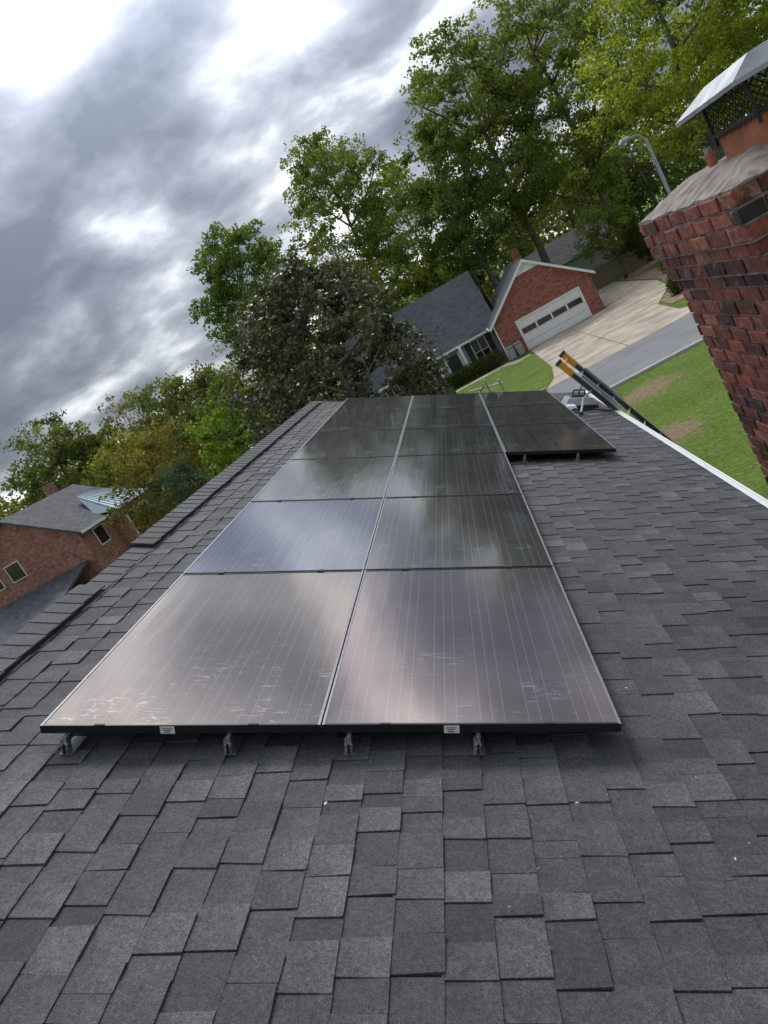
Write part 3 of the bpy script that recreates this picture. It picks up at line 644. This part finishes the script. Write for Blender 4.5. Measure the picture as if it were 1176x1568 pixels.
def tree(name,x,y,H,z0,r,ncl,nleaf,leaf,lm,seed,tr=.28,rcl=1.3,ry=None,lean=0,flatc=.65,tsd=.16,shellp=1.3):
    rg=np.random.default_rng(seed); ry=ry or r
    zc_=(z0+H)/2; hz=(H-z0)/2
    C=[]; ph=rg.uniform(0,6.28,4)
    while len(C)<ncl:
        p=rg.uniform(-1,1,3); d_=np.linalg.norm(p)
        if d_>1 or d_<.25: continue
        if rg.random()>d_**shellp: continue
        th=math.atan2(p[1],p[0]); k=1+.14*math.sin(2*th+ph[0]+p[2]*3)+.12*math.sin(3*th+ph[1]-p[2]*4)+.08*math.sin(7*th+ph[2])
        C.append((x+lean*p[2]+p[0]*r*k*.88,y+p[1]*ry*k*.88,zc_+p[2]*hz*.93))
    C=np.array(C)
    mb=MB(); tz=z0+(H-z0)*.78; npt=9; tp=[]
    for i in range(npt):
        t=i/(npt-1); tp.append(Vector((x+rg.normal()*.10*r*t*.5,y+rg.normal()*.08*r*t*.5,t*tz)))
    mb.tube(tp,[tr*(1.25 if i==0 else 1)*(1-.85*i/(npt-1)) for i in range(npt)],8,0)
    nodes=[(p,tr*(1-.85*i/(npt-1))) for i,p in enumerate(tp) if p.z>z0*.55]
    nb0=len(nodes)
    K=min(12,ncl); order=rg.permutation(ncl); limbs=order[:K]
    def curve(p,q,r0,r1,n=5,sag=.25):
        pts=[];rs=[]
        mid=(p+q)/2+Vector((rg.normal()*.08,rg.normal()*.08,-sag))*((q-p).length*.5)
        for i in range(n):
            t=i/(n-1); pts.append(p*(1-t)**2+mid*2*t*(1-t)+q*t*t); rs.append(r0*(1-t)+r1*t)
        mb.tube(pts,rs,5,0,cap=False); return list(zip(pts,rs))
    for i in limbs:
        q=Vector(C[i]); cand=[nn for nn in nodes[:nb0] if nn[0].z<q.z-.15*hz] or [nodes[0]]
        s_=min(cand,key=lambda nn:(nn[0]-q).length+abs((q.z-nn[0].z)-(q-nn[0]).length*.6))
        nodes+=curve(s_[0],q,min(s_[1],tr*.55)*.85,.04*tr/.28,6,.15)
    for i in order[K:]:
        q=Vector(C[i]); cand=[nn for nn in nodes if nn[0].z<q.z+.3] or nodes
        s_=min(cand,key=lambda nn:(nn[0]-q).length)
        nodes+=curve(s_[0],q,max(.025,min(s_[1]*.6,tr*.22)),.015,4,.1)[-2:]
    ct=rg.normal(.5,tsd,ncl); w_=rg.uniform(.4,1.6,ncl); cnt=(nleaf*w_/w_.sum()).astype(int)
    idx=np.repeat(np.arange(ncl),cnt); g3=rg.normal(size=(len(idx),3)); ln=np.linalg.norm(g3,axis=1)[:,None]
    rad=rg.uniform(0,1,(len(idx),1))**.45; g3=g3/ln*rad
    sc=rcl*rg.uniform(.6,1.3,ncl)[idx][:,None]
    sub=rg.normal(size=(ncl,9,3))*.52; si=rg.integers(0,9,len(idx))
    P_=C[idx]+(g3*.50+sub[idx,si])*sc*np.array([1,1,flatc])
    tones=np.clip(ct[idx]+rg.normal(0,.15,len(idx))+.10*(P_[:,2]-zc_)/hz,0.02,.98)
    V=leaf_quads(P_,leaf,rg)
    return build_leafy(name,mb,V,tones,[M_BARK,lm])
tree('magnolia_tree',-1.3,25.0,9.8,1.2,3.35,240,42000,.17,L_MAG,12,.22,.52,tsd=.13,shellp=3.2,flatc=.85)
T_=[
('oak_tree',13.6,77,28,6,6.8,140,30000,.32,L_OAK,21,.46,1.5),
('oak_tree',21.5,80,30,6,7.8,150,31000,.32,L_OAK,22,.48,1.6),
('oak_tree',8.0,73,21,5,4.8,90,20000,.30,L_DEEP,23,.32,1.3),
('tulip_tree',-1.5,80,27,7,6.2,140,27000,.30,L_OAK,24,.40,1.35),
('maple_tree',-11,66,21.5,6.5,4.9,110,24000,.28,L_DEEP,25,.30,1.2),
('oak_tree',4.0,92,23,5,6,80,15000,.36,L_OAK,26,.35,1.6),
('maple_tree',-5,70,14,3,4.8,70,15000,.30,L_OAK,27,.25,1.4),
('maple_tree',-18,56,12.0,3,4.2,80,15000,.25,L_LFT,28,.22,1.1),
('young_maple_tree',-24,59,13.0,5,2.8,40,4000,.20,L_OLV,29,.16,1.0),
('maple_tree',-12,50,9.8,2.5,3.6,70,13000,.24,L_LFT,30,.2,1.0),
('maple_tree',-30,57,14.5,4,4.2,80,16000,.25,L_LFT,31,.25,1.15),
('dogwood_tree',-12.4,33.6,8.0,2.5,2.7,80,14000,.15,L_OLV,32,.15,.7),
('dogwood_tree',-6.9,29.4,7.5,2.5,1.8,60,10000,.13,L_BRT,33,.12,.5),
('juniper_tree',-10.6,30.5,6.3,1.5,1.4,60,10000,.10,L_BLU,34,.12,.4),
('maple_tree',-35,50,11.5,3,4.2,60,12000,.25,L_LYE,35,.22,1.2),
('maple_tree',-22,51,9.2,2.5,3.2,50,10000,.23,L_LYE,45,.22,1.0),
('sweetgum_tree',22.5,53,19,5,6.0,130,27000,.23,L_YEL,36,.34,1.2),
('sweetgum_tree',29,50,22,5,7.2,140,27000,.23,L_YEL,37,.38,1.3),
('oak_tree',29,70,26,6,7.5,100,17000,.32,L_DEEP,38,.4,1.7),
('cherry_tree',17.5,67,6.5,1.5,2.8,50,9000,.20,L_OAK,39,.15,.8),
('holly_tree',20,64,4.6,.3,2.4,80,10000,.14,L_HED,40,.12,.6),
]
for (n_,x,y,H,z0,r,nc,nl,lf,lm,sd_,tr_,rc_) in T_: tree(n_,x,y,H,z0,r,nc,nl,lf,lm,sd_,tr_,rc_)
def shrub(name,pts,rx,rz,n,leaf,lm,seed):
    rg=np.random.default_rng(seed); mb=MB()
    for (x,y,z) in pts: mb.tube([(x,y,0),(x+.05,y,z)],[.04,.02],5,0)
    pts=np.array(pts); idx=rg.integers(0,len(pts),n); g3=rg.normal(size=(n,3)); g3/=np.linalg.norm(g3,axis=1)[:,None]; g3*=rg.uniform(.55,1.05,(n,1))
    P_=pts[idx]+g3*np.array([rx,rx,rz]); P_[:,2]=np.maximum(P_[:,2],.03)
    return build_leafy(name,mb,leaf_quads(P_,leaf,rg),np.clip(rg.normal(.5,.18,n),.02,.98),[M_BARK,lm])
shrub('hedge',[(x,55.4+.3*math.sin(x),.6) for x in np.arange(-5,5.0,.5)],.68,.62,18000,.12,L_HED,50)
shrub('shrub',[(15.2,44.9,.6),(15.9,45.6,.5),(14.8,43.9,.4)],.7,.6,7000,.10,L_HED,51)
shrub('shrub',[(18.2,56,.7),(19,57,.9),(20,55,.8),(21.5,56,.9)],1.0,.9,9000,.13,L_DEEP,52)
# distant woods
rg=np.random.default_rng(77); mb=MB(); CC=[]; tn=[]
for i in range(140):
    x=rg.uniform(-130,110); y=rg.uniform(98,135)-abs(x)*.12; H=rg.uniform(10,17); r=rg.uniform(3.5,6)
    mb.tube([(x,y,0),(x+rg.normal()*.5,y,H*.8)],[.35,.08],5,0)
    tt=rg.normal(.5,.15)
    for j in range(14):
        p=rg.normal(size=3); p/=np.linalg.norm(p); p*=rg.uniform(.4,1)
        c=np.array([x,y,H*.6])+p*np.array([r,r,H*.36]); m_=55
        CC.append(c+rg.normal(size=(m_,3))*np.array([.9,.9,.6])*1.0); tn.append(np.clip(rg.normal(tt,.12,m_),.02,.98))
CC=np.concatenate(CC); tn=np.concatenate(tn)
build_leafy('distant_trees',mb,leaf_quads(CC,.65,rg),tn,[M_BARK,L_FAR])
# debris on roof
db=MB(); rr=random.Random(31)
spots=[(4.0,2.9),(3.55,2.45),(3.2,1.95),(2.6,1.9),(3.3,1.6),(1.9,2.2),(3.9,5.5),(3.4,6.4),(4.3,3.6),(2.5,1.75)]+[(rr.uniform(.3,4.7),rr.uniform(1.3,9)) for _ in range(40)]
for i,(s,v) in enumerate(spots):
    if .6<s<3.0 and v>2.4: continue
    a=rr.uniform(0,6.28); l=rr.uniform(.005,.010) if i else .02; wd=l*rr.uniform(.35,.7); n=.016
    pts=[(l,0,0),(0,wd,.004),(-l,0,.002),(0,-wd,.003)]
    db.add([R(s+px*math.cos(a)-py*math.sin(a),v+px*math.sin(a)+py*math.cos(a),n+pz) for px,py,pz in pts],[(0,1,2,3)],0 if i%3 else 1)
db.obj('fallen_leaves',[M_LABEL,simple('dry_leaf',(.40,.30,.20),.8)])
print('objects',len(S.objects))
